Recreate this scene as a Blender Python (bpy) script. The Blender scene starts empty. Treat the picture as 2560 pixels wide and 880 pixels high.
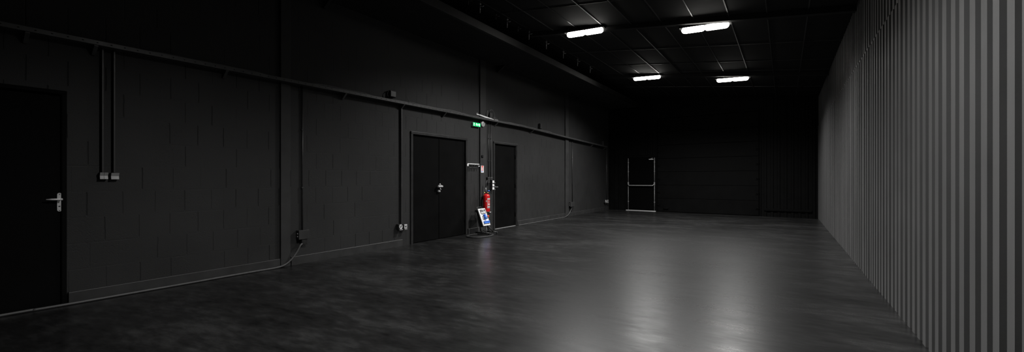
import bpy, math, random
from mathutils import Vector, Matrix
random.seed(7)
scn = bpy.context.scene
COL = scn.collection

# ------------------------------------------------------------------ camera
FPX, XVP, YH, CH = 1063.0, 1961.0, 446.0, 1.24
YAW = math.atan((XVP - 1280) / FPX)
S, Cc = math.sin(YAW), math.cos(YAW)
cam_d = bpy.data.cameras.new('camera')
cam = bpy.data.objects.new('camera', cam_d)
COL.objects.link(cam)
cam.location = (0, 0, CH)
cam.rotation_euler = (math.pi / 2, 0, YAW)
cam_d.sensor_fit = 'HORIZONTAL'
cam_d.sensor_width = 36
cam_d.lens = 36 * FPX / 2560
cam_d.shift_y = (YH - 440) / 2560
cam_d.clip_start = 0.02
scn.camera = cam

def ray(px, py):
    u = (px - 1280) / FPX
    return Vector((u * Cc - S, u * S + Cc, (YH - py) / FPX))

def floor_pt(px, py):
    d = ray(px, py)
    t = CH / -d.z
    return (d.x * t, d.y * t)

# room sizes (metres)
XL = -CH * Cc / 0.176          # left wall face
XR = 0.874                     # ridge line of the right cladding
Y0 = -4.0                      # wall behind the camera
def zc(x):                     # mono-pitch ceiling, falling to the right
    return 4.245 - 0.113 * (x + 3.346)

class Frame:
    """a wall plane: a runs along it, n stands out of it, z is up"""
    def __init__(s, o, ax, nx):
        s.o, s.ax, s.nx = Vector(o), Vector(ax).normalized(), Vector(nx).normalized()
    def p(s, a, n, z):
        return s.o + s.ax * a + s.nx * n + Vector((0, 0, z))
    def px(s, px, py, n=0.0):
        d = ray(px, py)
        o = Vector((0, 0, CH))
        q = s.o + s.nx * n
        t = (q - o).dot(s.nx) / d.dot(s.nx)
        w = o + d * t
        return ((w - s.o).dot(s.ax), w.z)
LW = Frame((XL, 0, 0), (0, 1, 0), (1, 0, 0))
BL, BR = Vector((XL, 16.42, 0)), Vector((XR + .04, 16.08, 0))
_ax = (BR - BL).normalized()
BW = Frame(BL, _ax, (_ax.y, -_ax.x, 0))
BWLEN = (BR - BL).length
WF = Frame((0, 0, 0), (1, 0, 0), (0, 1, 0))     # world axes

# ------------------------------------------------------------------ mesh builder
class MB:
    def __init__(s, fr=WF):
        s.v, s.f, s.m, s.sm, s.fr, s.mi = [], [], [], [], fr, 0
    def add(s, vs, fs, smooth=False, world=False):
        b = len(s.v)
        s.v += [Vector(q) if world else s.fr.p(*q) for q in vs]
        s.f += [[b + i for i in f] for f in fs]
        s.m += [s.mi] * len(fs)
        s.sm += [smooth] * len(fs)
        return s
    def box(s, a0, a1, n0, n1, z0, z1):
        vs = [(a, n, z) for z in (z0, z1) for n in (n0, n1) for a in (a0, a1)]
        return s.add(vs, [(0, 1, 3, 2), (4, 6, 7, 5), (0, 4, 5, 1), (2, 3, 7, 6), (0, 2, 6, 4), (1, 5, 7, 3)])
    def hull8(s, pts):
        return s.add(pts, [(0, 1, 3, 2), (4, 6, 7, 5), (0, 4, 5, 1), (2, 3, 7, 6), (0, 2, 6, 4), (1, 5, 7, 3)])
    def prism(s, poly, axis, t0, t1):
        """polygon in two of (a,n,z) pushed along the third"""
        n = len(poly)
        def mk(p, t):
            q = list(p); q.insert('anz'.index(axis), t); return tuple(q)
        vs = [mk(p, t0) for p in poly] + [mk(p, t1) for p in poly]
        fs = [tuple(range(n))[::-1], tuple(range(n, 2 * n))] + [(i, (i + 1) % n, n + (i + 1) % n, n + i) for i in range(n)]
        return s.add(vs, fs)
    def tube(s, pts, r, seg=10, world=False, cap=True, smooth=True, curve=False):
        P = [Vector(q) if world else s.fr.p(*q) for q in pts]
        if curve and len(P) > 2:
            Q = []
            for i in range(len(P) - 1):
                p0, p1, p2, p3 = P[max(i - 1, 0)], P[i], P[i + 1], P[min(i + 2, len(P) - 1)]
                for k in range(6):
                    t = k / 6
                    Q.append(.5 * ((2 * p1) + (p2 - p0) * t + (2 * p0 - 5 * p1 + 4 * p2 - p3) * t * t + (3 * p1 - p0 - 3 * p2 + p3) * t ** 3))
            P = Q + [P[-1]]
        if isinstance(r, (list, tuple)):
            rr = []
            for i in range(len(P)):
                f = i * (len(r) - 1) / (len(P) - 1)
                k = min(int(f), len(r) - 2)
                rr.append(r[k] + (r[k + 1] - r[k]) * (f - k))
        else:
            rr = [r] * len(P)
        vs, fs = [], []
        nrm = None
        for i, p in enumerate(P):
            t = (P[min(i + 1, len(P) - 1)] - P[max(i - 1, 0)]).normalized()
            if nrm is None:
                nrm = t.orthogonal().normalized()
            else:
                nrm = (nrm - t * nrm.dot(t)).normalized()
            b = t.cross(nrm)
            for k in range(seg):
                an = 2 * math.pi * k / seg
                vs.append(p + (nrm * math.cos(an) + b * math.sin(an)) * rr[i])
        for i in range(len(P) - 1):
            for k in range(seg):
                fs.append((i * seg + k, i * seg + (k + 1) % seg, (i + 1) * seg + (k + 1) % seg, (i + 1) * seg + k))
        s.add(vs, fs, smooth, True)
        if cap:
            n = (len(P) - 1) * seg
            b0 = len(s.v) - len(vs)
            s.f += [[b0 + k for k in range(seg)][::-1], [b0 + n + k for k in range(seg)]]
            s.m += [s.mi] * 2; s.sm += [False] * 2
        return s
    def lathe(s, prof, c, seg=28, axis=None):
        """profile (r, h) round an axis through c (world), default z"""
        z = Vector(axis).normalized() if axis else Vector((0, 0, 1))
        x = z.orthogonal().normalized(); y = z.cross(x)
        c = Vector(c)
        vs, fs = [], []
        for r, h in prof:
            for k in range(seg):
                an = 2 * math.pi * k / seg
                vs.append(c + z * h + (x * math.cos(an) + y * math.sin(an)) * max(r, 1e-5))
        for i in range(len(prof) - 1):
            for k in range(seg):
                fs.append((i * seg + k, i * seg + (k + 1) % seg, (i + 1) * seg + (k + 1) % seg, (i + 1) * seg + k))
        n = (len(prof) - 1) * seg
        fs += [tuple(range(seg))[::-1], tuple(range(n, n + seg))]
        return s.add(vs, fs, True, True)
    def build(s, name, mat, parent=None, bevel=0.0, seg=2):
        mats = mat if isinstance(mat, (list, tuple)) else [mat]
        off = Vector((0, 0, 0))
        q = parent
        while q is not None:
            off += q.location; q = q.parent
        if parent is None and s.v:      # origin at the base of the thing
            xs = [v.x for v in s.v]; ys = [v.y for v in s.v]; zs = [v.z for v in s.v]
            base = Vector(((min(xs) + max(xs)) / 2, (min(ys) + max(ys)) / 2, min(zs)))
        else:
            base = Vector((0, 0, 0))
        me = bpy.data.meshes.new(name)
        me.from_pydata([tuple(v - off - base) for v in s.v], [], s.f)
        for mt in mats:
            me.materials.append(mt)
        me.polygons.foreach_set('material_index', s.m)
        me.polygons.foreach_set('use_smooth', s.sm)
        import bmesh
        bm = bmesh.new(); bm.from_mesh(me)
        bmesh.ops.recalc_face_normals(bm, faces=bm.faces)
        bm.to_mesh(me); bm.free()
        o = bpy.data.objects.new(name, me)
        COL.objects.link(o)
        o.location = base
        if parent is not None:
            o.parent = parent
        if bevel:
            b = o.modifiers.new('bevel', 'BEVEL')
            b.width = bevel; b.segments = seg; b.limit_method = 'ANGLE'; b.angle_limit = math.radians(40)
        return o

def tag(o, label, cat, group=None, kind=None):
    o['label'] = label; o['category'] = cat
    if group: o['group'] = group
    if kind: o['kind'] = kind
    return o

def empty(name, loc, label, cat, group=None, kind=None):
    o = bpy.data.objects.new(name, None)
    COL.objects.link(o)
    o.location = loc
    o.empty_display_size = .1
    return tag(o, label, cat, group, kind)

def copy_tree(o, parent=None):
    c = o.copy(); COL.objects.link(c)
    if parent is not None: c.parent = parent
    for ch in list(o.children):
        copy_tree(ch, c)
    return c

# ------------------------------------------------------------------ materials
class NT:
    def __init__(s, name):
        s.mat = bpy.data.materials.new(name); s.mat.use_nodes = True
        s.t = s.mat.node_tree; s.t.nodes.clear()
        s.out = s.n('ShaderNodeOutputMaterial')
        s.b = s.n('ShaderNodeBsdfPrincipled')
        s.l(s.b.outputs[0], s.out.inputs[0])
    def n(s, ty, **kw):
        k = s.t.nodes.new(ty)
        for a, v in kw.items(): setattr(k, a, v)
        return k
    def l(s, a, b): s.t.links.new(a, b)
    def val(s, x, sock):
        if hasattr(x, 'is_linked') or hasattr(x, 'links'): s.l(x, sock)
        else: sock.default_value = x
    def math(s, op, a, b=None, c=None):
        k = s.n('ShaderNodeMath', operation=op)
        s.val(a, k.inputs[0])
        if b is not None: s.val(b, k.inputs[1])
        if c is not None: s.val(c, k.inputs[2])
        return k.outputs[0]
    def noise(s, vec, scale, detail=4, rough=.55):
        k = s.n('ShaderNodeTexNoise')
        k.inputs['Scale'].default_value = scale; k.inputs['Detail'].default_value = detail
        k.inputs['Roughness'].default_value = rough
        s.l(vec, k.inputs['Vector'])
        return k.outputs['Fac']
    def ramp(s, fac, stops):
        k = s.n('ShaderNodeValToRGB')
        e = k.color_ramp.elements
        while len(e) < len(stops): e.new(.5)
        for q, (p, c) in zip(e, stops):
            q.position = p; q.color = (c, c, c, 1) if not isinstance(c, tuple) else (*c, 1)
        s.l(fac, k.inputs[0])
        return k.outputs[0]
    def maprange(s, v, a, b, c, d):
        k = s.n('ShaderNodeMapRange')
        s.val(v, k.inputs[0])
        for i, q in enumerate((a, b, c, d)): k.inputs[i + 1].default_value = q
        return k.outputs[0]
    def bump(s, h, strength, dist=.01):
        k = s.n('ShaderNodeBump')
        k.inputs['Strength'].default_value = strength; k.inputs['Distance'].default_value = dist
        s.l(h, k.inputs['Height']); s.l(k.outputs[0], s.b.inputs['Normal'])
    def geo(s):
        return s.n('ShaderNodeNewGeometry').outputs['Position']
    def obj(s):
        return s.n('ShaderNodeTexCoord').outputs['Object']

def paint(name, col, rough=.5, metal=0.0, var=.18, scale=30, bump=.06, spec=.5):
    """plain painted / moulded surface: a little mottling, a little orange peel"""
    t = NT(name)
    col = col if isinstance(col, tuple) else (col, col, col)
    v = t.obj()
    n = t.noise(v, scale, 5)
    lo = tuple(c * (1 - var) for c in col); hi = tuple(min(1, c * (1 + var)) for c in col)
    t.l(t.ramp(n, [(.3, lo), (.7, hi)]), t.b.inputs['Base Color'])
    t.l(t.maprange(n, .3, .7, max(rough - .06, .02), min(rough + .06, 1)), t.b.inputs['Roughness'])
    t.b.inputs['Metallic'].default_value = metal
    t.b.inputs['Specular IOR Level'].default_value = spec
    if bump: t.bump(t.noise(v, scale * 6, 2), bump, .004)
    return t.mat

def glow(name, col, strength):
    t = NT(name)
    v = t.obj()
    n = t.noise(v, 8, 1)
    t.l(t.ramp(n, [(.2, tuple(c * .97 for c in col)), (.8, col)]), t.b.inputs['Emission Color'])
    t.b.inputs['Base Color'].default_value = (*col, 1)
    t.b.inputs['Emission Strength'].default_value = strength
    t.b.inputs['Roughness'].default_value = .4
    return t.mat

# block wall: courses 0.258 high, blocks 0.277 long, filled flat joints, pitted paint
BRICK_PH = LW.px(351, 650)[0]
def block_paint(base):
    t = NT('painted_blockwork')
    pos = t.geo()
    sp = t.n('ShaderNodeSeparateXYZ'); t.l(pos, sp.inputs[0])
    y, z = sp.outputs[1], sp.outputs[2]
    zr = t.math('DIVIDE', t.math('SUBTRACT', z, .076), .258)
    row = t.math('FLOOR', zr)
    rowf = t.math('FRACT', zr)
    odd = t.math('FRACT', t.math('MULTIPLY', row, .5))
    wn = t.n('ShaderNodeTexWhiteNoise', noise_dimensions='1D'); t.l(row, wn.inputs['W'])
    sh = t.math('MULTIPLY', t.math('SUBTRACT', wn.outputs['Value'], .5), .12)
    wob = t.math('MULTIPLY', t.math('SUBTRACT', t.noise(pos, 9, 2), .5), .012)
    yy = t.math('ADD', t.math('ADD', t.math('DIVIDE', t.math('SUBTRACT', t.math('ADD', y, wob), BRICK_PH), .277), odd), sh)
    yn = t.math('ADD', yy, .5)
    cell = t.math('FLOOR', yn)
    dv = t.math('MULTIPLY', t.math('ABSOLUTE', t.math('SUBTRACT', t.math('FRACT', yn), .5)), .277)
    dh = t.math('MULTIPLY', t.math('MINIMUM', rowf, t.math('SUBTRACT', 1.0, rowf)), .258)
    cv = t.n('ShaderNodeCombineXYZ'); t.l(cell, cv.inputs[0]); t.l(row, cv.inputs[1])
    wn2 = t.n('ShaderNodeTexWhiteNoise', noise_dimensions='2D'); t.l(cv.outputs[0], wn2.inputs['Vector'])
    on = t.maprange(wn2.outputs['Value'], .15, .7, .05, 1.0)
    # some bays were filled flusher than others
    bay = t.maprange(t.noise(pos, .45, 1), .40, .58, .45, 1.0)
    mv = t.math('MULTIPLY', t.math('MULTIPLY', t.maprange(dv, .0025, .0055, 1, 0), on), bay)
    mv = t.math('MULTIPLY', mv, t.maprange(dh, .004, .02, 0, 1))
    mh = t.math('MULTIPLY', t.maprange(dh, .003, .010, 1, 0), t.maprange(t.noise(pos, 2.5, 2), .4, .65, .0, .55))
    fine = t.noise(pos, 90, 3)
    pits = t.maprange(t.noise(pos, 55, 2), .60, .70, 0, 1)
    pitzone = t.maprange(t.noise(pos, 1.7, 2), .45, .6, .1, 1)
    pits = t.math('MULTIPLY', pits, pitzone)
    perb = t.math('MULTIPLY', wn2.outputs['Value'], .10)
    hgt = t.math('SUBTRACT', t.math('ADD', t.math('MULTIPLY', fine, .22), perb), t.math('ADD', mv, t.math('ADD', t.math('MULTIPLY', mh, .22), t.math('MULTIPLY', pits, .22))))
    t.bump(hgt, .65, .008)
    big = t.noise(pos, 1.1, 4)
    c = t.ramp(big, [(.3, base * .8), (.7, base * 1.2)])
    mx = t.n('ShaderNodeMix', data_type='RGBA')
    t.l(t.math('MULTIPLY', mv, 1.0), mx.inputs['Factor']); t.l(c, mx.inputs[6]); mx.inputs[7].default_value = (base * .05,) * 3 + (1,)
    t.l(mx.outputs[2], t.b.inputs['Base Color'])
    t.b.inputs['Roughness'].default_value = .62
    t.b.inputs['Specular IOR Level'].default_value = .35
    return t.mat

def floor_mat():
    t = NT('painted_concrete_floor')
    pos = t.geo()
    mp = t.n('ShaderNodeMapping'); t.l(pos, mp.inputs[0])
    mp.inputs['Rotation'].default_value = (0, 0, math.radians(-24)); mp.inputs['Scale'].default_value = (.8, 1.9, 1)
    v = mp.outputs[0]
    a = t.noise(v, .9, 6, .62)
    b = t.noise(v, 5.5, 5, .6)
    mp2 = t.n('ShaderNodeMapping'); t.l(pos, mp2.inputs[0])
    mp2.inputs['Rotation'].default_value = (0, 0, math.radians(-38)); mp2.inputs['Scale'].default_value = (2.2, 9, 1)
    c = t.noise(mp2.outputs[0], 2.2, 4, .6)
    mixv = t.math('ADD', t.math('MULTIPLY', a, .55), t.math('ADD', t.math('MULTIPLY', b, .3), t.math('MULTIPLY', c, .15)))
    t.l(t.ramp(mixv, [(.38, (.003, .003, .003)), (.5, (.011, .011, .011)), (.62, (.030, .030, .030))]), t.b.inputs['Base Color'])
    t.l(t.maprange(mixv, .38, .62, .36, .25), t.b.inputs['Roughness'])
    t.l(t.maprange(mixv, .38, .62, .26, .66), t.b.inputs['Specular IOR Level'])
    t.bump(t.noise(pos, 40, 4), .05, .003)
    return t.mat

def ceiling_mat():
    t = NT('black_ceiling_board')
    pos = t.geo()
    t.l(t.ramp(t.noise(pos, 3, 4), [(.3, .008), (.7, .012)]), t.b.inputs['Base Color'])
    t.b.inputs['Roughness'].default_value = .8
    t.b.inputs['Specular IOR Level'].default_value = .2
    t.bump(t.noise(pos, 60, 2), .1, .003)
    return t.mat

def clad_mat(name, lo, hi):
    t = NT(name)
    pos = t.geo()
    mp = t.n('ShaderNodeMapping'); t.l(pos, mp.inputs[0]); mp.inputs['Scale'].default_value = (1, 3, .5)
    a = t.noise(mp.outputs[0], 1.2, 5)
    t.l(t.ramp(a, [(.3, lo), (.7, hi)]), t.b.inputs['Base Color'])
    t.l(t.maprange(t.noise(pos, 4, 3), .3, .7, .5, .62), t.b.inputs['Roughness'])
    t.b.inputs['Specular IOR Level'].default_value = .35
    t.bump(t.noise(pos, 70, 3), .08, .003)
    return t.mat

M = dict(
    block=block_paint(.0195), floor=floor_mat(), ceil=ceiling_mat(), clad=clad_mat('grey_ridge_paint', .078, .102), recess=clad_mat('painted_recess_shade', .046, .062),  # recess colour is darkened to paint in the shade between ribs
    back=paint('black_back_cladding', .0035, .6, scale=4, spec=.06),
    door=paint('black_door_paint', .0032, .6, scale=3, spec=.05),
    frame=paint('dark_frame_paint', .017, .4, scale=6),
    col=paint('painted_steel_column', .030, .55, scale=4, spec=.35),
    base=paint('painted_plinth', .027, .5, scale=5, spec=.4),
    tray=paint('painted_tray_steel', .05, .42, scale=12),
    conduit=paint('painted_conduit', .032, .42, scale=12),
    hole=paint('dark_hole', .002, .85, bump=0, spec=.03),
    soffit=paint('black_soffit', .02, .7, scale=5, spec=.2),
    fascia=paint('dark_fascia', .008, .5, scale=5),
    gridbar=paint('grid_bar_metal', .05, .35, scale=10),
    gun=paint('dark_rod_metal', .30, .35, .6, scale=20),
    alu=paint('satin_aluminium', .72, .35, .25, scale=40, var=.08, bump=.02),
    rod=paint('dull_rod_steel', .30, .45, .2, scale=20),
    chrome=paint('worn_chrome', .55, .25, .9, scale=25, var=.12),
    blackp=paint('black_plastic', .018, .42, scale=20),
    rubber=paint('black_rubber', .02, .55, scale=25),
    cable=paint('grey_black_cable', .075, .5, scale=20),
    white=paint('white_plastic', .78, .4, scale=14, var=.05),
    lgrey=paint('light_grey_plastic', .5, .4, scale=14, var=.06),
    mgrey=paint('mid_grey_plastic', .26, .45, scale=14, var=.08),
    switch=paint('grey_switch_plastic', .30, .4, scale=14, var=.08),
    red=paint('red_enamel', (.55, .012, .014), .28, scale=10, var=.1, bump=.01),
    signred=paint('sign_red', (.75, .05, .03), .45, scale=20, var=.05),
    signblue=paint('sign_blue', (.05, .13, .55), .45, scale=20, var=.05),
    blue=paint('blue_socket_plastic', (.04, .20, .78), .4, scale=20, var=.06),
    yellow=paint('yellow_plastic', (.8, .5, .02), .4, scale=20, var=.05),
    brass=paint('brass', (.6, .42, .16), .3, .9, scale=20),
    window=paint('smoked_window', (.10, .10, .11), .15, scale=20),
    silverlab=paint('silver_label', .45, .35, scale=30),
    housing=paint('black_lamp_housing', .02, .5, scale=10),
    lamp=glow('lit_led_lens', (1.0, .975, .92), 14.0),
    exitg=glow('lit_green_sign', (.0, .50, .14), 1.0),
    exitd=glow('lit_dark_green', (.0, .24, .05), .8),
    exitw=glow('lit_white_sign', (.85, 1.0, .9), 1.2),
)

# ------------------------------------------------------------------ setting
def struct(o, label, cat):
    return tag(o, label, cat, kind='structure')

struct(MB().box(XL - .25, XR + .3, Y0 - .2, 17.0, -.12, 0).build('floor', M['floor']),
       'dark glossy painted concrete floor with brushed streaks', 'floor')

ce = MB()
x0, x1 = XL - .2, XR + .3
ce.hull8([(x0, Y0 - .2, zc(x0)), (x1, Y0 - .2, zc(x1)), (x0, 17, zc(x0)), (x1, 17, zc(x1)),
          (x0, Y0 - .2, zc(x0) + .12), (x1, Y0 - .2, zc(x1) + .12), (x0, 17, zc(x0) + .12), (x1, 17, zc(x1) + .12)])
ceil = struct(ce.build('ceiling', M['ceil']), 'black sloping ceiling with thin grid bars', 'ceiling')
def ceil_bar(x0, x1, y0, y1, d):
    m = MB()
    m.hull8([(x0, y0, zc(x0) - d), (x1, y0, zc(x1) - d), (x0, y1, zc(x0) - d), (x1, y1, zc(x1) - d),
             (x0, y0, zc(x0) + .02), (x1, y0, zc(x1) + .02), (x0, y1, zc(x0) + .02), (x1, y1, zc(x1) + .02)])
    return m
for k in range(9):
    x = -4.05 + .545 * k
    ceil_bar(x - .008, x + .008, -3, 16.1, .012).build('grid_bar', M['gridbar'], ceil)
for y in (2.2, 3.7, 5.2, 6.7, 9.75, 11.2, 12.2, 14.4):
    ceil_bar(-4.6, XR, y - .006, y + .006, .008).build('grid_bar', M['gridbar'], ceil)

# doors in the left wall: pixel corners of the frame's outside
HEAD = {}
a1r, _ = LW.px(166, 500); _, t1 = LW.px(166, 229)
D1 = (a1r - 1.03, a1r, t1)
a2l, _ = LW.px(1026, 450); a2r, _ = LW.px(1167, 450); _, t2 = LW.px(1026, 328)
D2 = (a2l, a2r, t2)
a3l, _ = LW.px(1233, 450); a3r, _ = LW.px(1292, 450); _, t3 = LW.px(1292, 361)
D3 = (a3l, a3r, t3)
aend = 16.6
w = MB(LW)
cur = Y0 - .2
for a0, a1, t in (D1, D2, D3):
    w.box(cur, a0, -.2, 0, 0, 4.75)
    w.box(a0, a1, -.2, 0, t, 4.75)
    cur = a1
w.box(cur, aend, -.2, 0, 0, 4.75)
wl = w.build('wall_left', M['block'])
struct(wl, 'long black painted block wall on the left', 'wall')
struct(MB().box(XL - .2, XR + .3, Y0 - .2, Y0, 0, 4.75).build('wall_front', M['back']), 'black wall behind the viewpoint', 'wall')

# right wall: trapezoidal cladding, two lapped sheets
def cladding(m, y0, y1, xr, z0, ztop, period=.160, depth=.035):
    pts = []
    y = y0
    while y < y1:
        p = period * random.uniform(.95, 1.05)
        r = p * .5
        j = random.uniform(-.002, .002)
        pts += [(xr + j, y), (xr + j, y + r), (xr + depth, y + r + .010), (xr + depth, y + p - .010)]
        y += p
    vs, fs = [], []
    for (x, yy) in pts:
        vs += [(x, yy, z0), (x, yy, ztop(x))]
    for i in range(len(pts) - 1):
        fs.append((2 * i, 2 * i + 2, 2 * i + 3, 2 * i + 1))
    n0 = len(m.m)
    # give the sheet a back
    b = len(vs)
    vs += [(xr + .12, y0, z0), (xr + .12, y0, ztop(xr)), (xr + .12, pts[-1][1], z0), (xr + .12, pts[-1][1], ztop(xr))]
    fs += [(b, b + 1, b + 3, b + 2)]
    m.add(vs, fs)
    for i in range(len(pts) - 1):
        if i % 4: m.m[n0 + i] = 1  # slopes and valleys get the painted shade colour
m = MB()
st = random.getstate()
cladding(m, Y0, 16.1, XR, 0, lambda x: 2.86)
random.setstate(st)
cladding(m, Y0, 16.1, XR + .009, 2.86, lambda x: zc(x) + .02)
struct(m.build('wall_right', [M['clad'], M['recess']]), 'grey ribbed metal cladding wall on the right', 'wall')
# back wall: flat wall behind, ribs on both sides of the big sectional door
SD0, SD1 = BW.px(1643, 450)[0], BW.px(1899, 450)[0]
FD0, FD1 = BW.px(1568, 450)[0], BW.px(1637, 450)[0]
FDT = BW.px(1600, 394)[1]
m = MB(BW).box(-.2, BWLEN + .25, -.2, 0, 0, 4.9)
def ribs(a0, a1, z0=0):
    a = a0
    while a + .10 < a1:
        m.prism([(a, 0), (a + .012, .022), (a + .075, .022), (a + .087, 0)], 'z', z0, zc(BW.p(a, 0, 0).x) + .02)
        a += .185
ribs(.06, FD0 - .08)
ribs(FD0 - .02, FD1, FDT + .08)
ribs(SD1 + .12, BWLEN - .04)
wb = struct(m.build('wall_back', M['back']), 'black ribbed end wall', 'wall')
az0, z_ = BW.px(1905, 523); az1, _ = BW.px(2030, 527)
m = MB(BW).box(az0 + .06, az1, .02, .06, z_ - .04, z_ + .03)
struct(m.build('trim_7', M['door'], bevel=.004), 'black horizontal rail along the foot of the end wall', 'trim')

# soffit along the top of the left wall
SX, SZ, ST = -4.69, 3.97, 4.095
m = MB().box(XL - .02, SX - .02, Y0, 16.4, SZ + .012, ST)
so = struct(m.build('trim_1', M['soffit']), 'black boxed soffit along the top of the left wall', 'soffit')
m = MB().box(SX - .02, SX, Y0, 16.3, SZ, ST + .005)
m.box(SX - .07, SX - .02, Y0, 16.3, SZ, SZ + .012)
m.build('fascia', M['fascia'], so, bevel=.003)
MB().box(SX - .004, SX + .006, Y0, 16.2, ST + .002, ST + .012).build('edge_strip', M['conduit'], so)
for y in (3.9, 8.55, 13.2):
    m = MB().prism([(XL, SZ - .14), (XL + .03, SZ - .14), (XL + .25, SZ + .0), (XL + .25, SZ + .015), (XL, SZ + .015)], 'n', y, y + .04)
    m.build('bracket', M['soffit'], so)

# columns, and the shallow roof beams that land on them
cols = [(702, 726), (1200.5, 1214.5), (1413.5, 1421.5)]
ci = 2
for i, (pa, pb) in enumerate(cols):
    a0, a1 = LW.px(pa, 450, .03)[0], LW.px(pb, 450, .03)[0]
    lab = ['flat painted steel column near the left end of the block wall', 'flat painted steel column behind the fire extinguisher',
           'flat painted steel column nearest the far end of the block wall'][i]
    m = MB(LW).box(a0, a1, -.05, .035, 0, SZ + .02)
    struct(m.build('trim_%d' % ci, M['col'], bevel=.003), lab, 'column')
    ci += 1
    yb = (a0 + a1) / 2
    x0, x1 = -4.66, XR + .01
    m = ceil_bar(x0, x1, yb - .05, yb + .05, .085)
    m.v = [v for v in m.v]
    ob = m.build('trim_%d' % (7 + i + 1), M['soffit'])
    struct(ob, ['black roof beam nearest the viewpoint', 'black roof beam over the two nearer ceiling lamps', 'black roof beam over the two farther ceiling lamps'][i], 'beam')
COLA = [(LW.px(a, 450, .03)[0], LW.px(b, 450, .03)[0]) for a, b in cols]

# plinth along the foot of the block wall, in lengths between doors and columns
bs = [(D1[1] + .012, COLA[0][0] - .004), (COLA[0][1] + .02, LW.px(1004, 600)[0]), (D2[1] + .03, COLA[1][0] - .004),
      (D3[1] + .012, COLA[2][0] - .004), (COLA[2][1] + .01, 16.38)]
bl = ['low black plinth between the near door and first column', 'low black plinth between first column and double door',
      'short black plinth between double door and column', 'low black plinth right of the single far door', 'low black plinth in the far corner']
for (a0, a1), lab in zip(bs, bl):
    m = MB(LW).prism([(0, 0), (.027, 0), (.027, .116), (.024, .121), (0, .123)], 'a', a0, a1)
    struct(m.build('baseboard_left', M['base']), lab, 'baseboard')

# ------------------------------------------------------------------ doors of the left wall
def door_frame(root, D, wd=.045, proud=.018, mat='frame'):
    a0, a1, t = D
    m = MB(LW)
    m.box(a0 - .004, a0 + wd, -.1, proud, 0, t)
    m.box(a1 - wd, a1 + .004, -.1, proud, 0, t)
    m.box(a0 - .004, a1 + .004, -.1, proud + .004, t - wd, t + .004)
    m.build('frame', M[mat], root, bevel=.006)
def hinge(root, a, z, n=-.022):
    m = MB(LW).tube([(a, n + .008, z - .05), (a, n + .008, z + .05)], .008, 8)
    m.box(a - .016, a + .016, n, n + .004, z - .045, z + .045)
    m.build('hinge', M['hole'], root)

d1 = empty('door_1', LW.p(D1[0] + .5, 0, 0), 'black flush door with a steel lever handle at the left edge', 'door', kind='structure')
door_frame(d1, D1, .034, .004, 'door')
lf = MB(LW).box(D1[0] + .036, D1[1] - .040, -.055, -.014, .012, D1[2] - .052).build('leaf', M['door'], d1, bevel=.002)
m = MB(LW).box(D1[0] + .034, D1[1] - .034, -.09, -.004, 0, .008)
m.build('threshold', M['gridbar'], d1)
hx, hz = LW.px(148.5, 498, -.014)
_, ptop = LW.px(148.5, 482, -.014); _, pbot = LW.px(148.5, 529, -.014)
hw = (LW.px(155, 498, -.014)[0] - LW.px(142, 498, -.014)[0]) / 2
hd = empty('handle', (0, 0, 0), '', '')
del hd['label'], hd['category']
hd.parent = d1; hd.location = LW.p(hx, -.014, hz) - d1.location
poly = []
for k in range(13):
    an = math.pi * k / 12
    poly.append((hx + hw * math.cos(an), ptop - hw + hw * math.sin(an)))
for k in range(13):
    an = math.pi + math.pi * k / 12
    poly.append((hx + hw * math.cos(an), pbot + hw + hw * math.sin(an)))
m = MB(LW)
vs = [(a, -.014, z) for a, z in poly] + [(hx + (a - hx) * .93, -.006, z + (hz - .02 - z) * .02) for a, z in poly]
n = len(poly)
m.add(vs, [tuple(range(n)), tuple(range(n, 2 * n))] + [(i, (i + 1) % n, n + (i + 1) % n, n + i) for i in range(n)])
m.build('backplate', M['alu'], hd)
m = MB(LW).tube([(hx, -.01, hz), (hx, .032, hz)], .011, 12)
hl = LW.px(115, 498, .035)[0]
m.tube([(hx + .012, .036, hz), (hx - .01, .038, hz), (hx - .06, .038, hz + .001), (hl, .034, hz + .001)], [.010, .0105, .0085, .005], 12)
m.build('lever', M['alu'], hd)
_, kz = LW.px(148.5, 516, 0)
m = MB(LW).lathe([(.0055, 0), (.0055, .0012)], LW.p(hx, -.0062, kz), 12, (1, 0, 0))
m.box(hx - .009, hx + .002, -.0062, -.0052, kz - .0035, kz + .0035)
m.build('keyhole', M['hole'], hd)
for zz in (ptop - .014, pbot + .012):
    MB(LW).lathe([(.006, 0), (.005, .002), (0, .0025)], LW.p(hx, -.006, zz), 12, (1, 0, 0)).build('screw', M['chrome'], hd)

d2 = empty('door_2', LW.p((D2[0] + D2[1]) / 2, 0, 0), 'black double door with a small steel lever between its leaves', 'door', kind='structure')
door_frame(d2, D2, .052, .022)
mid = LW.px(1098.5, 450, -.02)[0]
for a0, a1 in ((D2[0] + .056, mid - .003), (mid + .003, D2[1] - .056)):
    MB(LW).box(a0, a1, -.062, -.020, .01, D2[2] - .056).build('leaf', M['door'], d2, bevel=.003)
MB(LW).box(mid - .018, mid + .004, -.020, -.011, .02, D2[2] - .07).build('meeting_strip', M['door'], d2, bevel=.002)
for zz in (.32, 1.05, 1.78):
    hinge(d2, D2[0] + .056, zz); hinge(d2, D2[1] - .056, zz)
lz = LW.px(1100, 466, 0)[1]; la = LW.px(1100.5, 466, .04)[0]
hd = empty('handle', (0, 0, 0), '', '')
del hd['label'], hd['category']
hd.parent = d2; hd.location = LW.p(la, -.02, lz) - d2.location
m = MB(LW)
m.tube([(la, -.012, lz), (la, .04, lz)], .012, 12)
e0, e1 = LW.px(1095, 466, .045)[0], LW.px(1106.5, 466, .045)[0]
m.tube([(e0, .045, lz), (e0 + .012, .045, lz), (e1 - .012, .045, lz), (e1, .045, lz)], [.017, .021, .021, .017], 14)
m.build('lever', M['lgrey'], hd)
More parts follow.
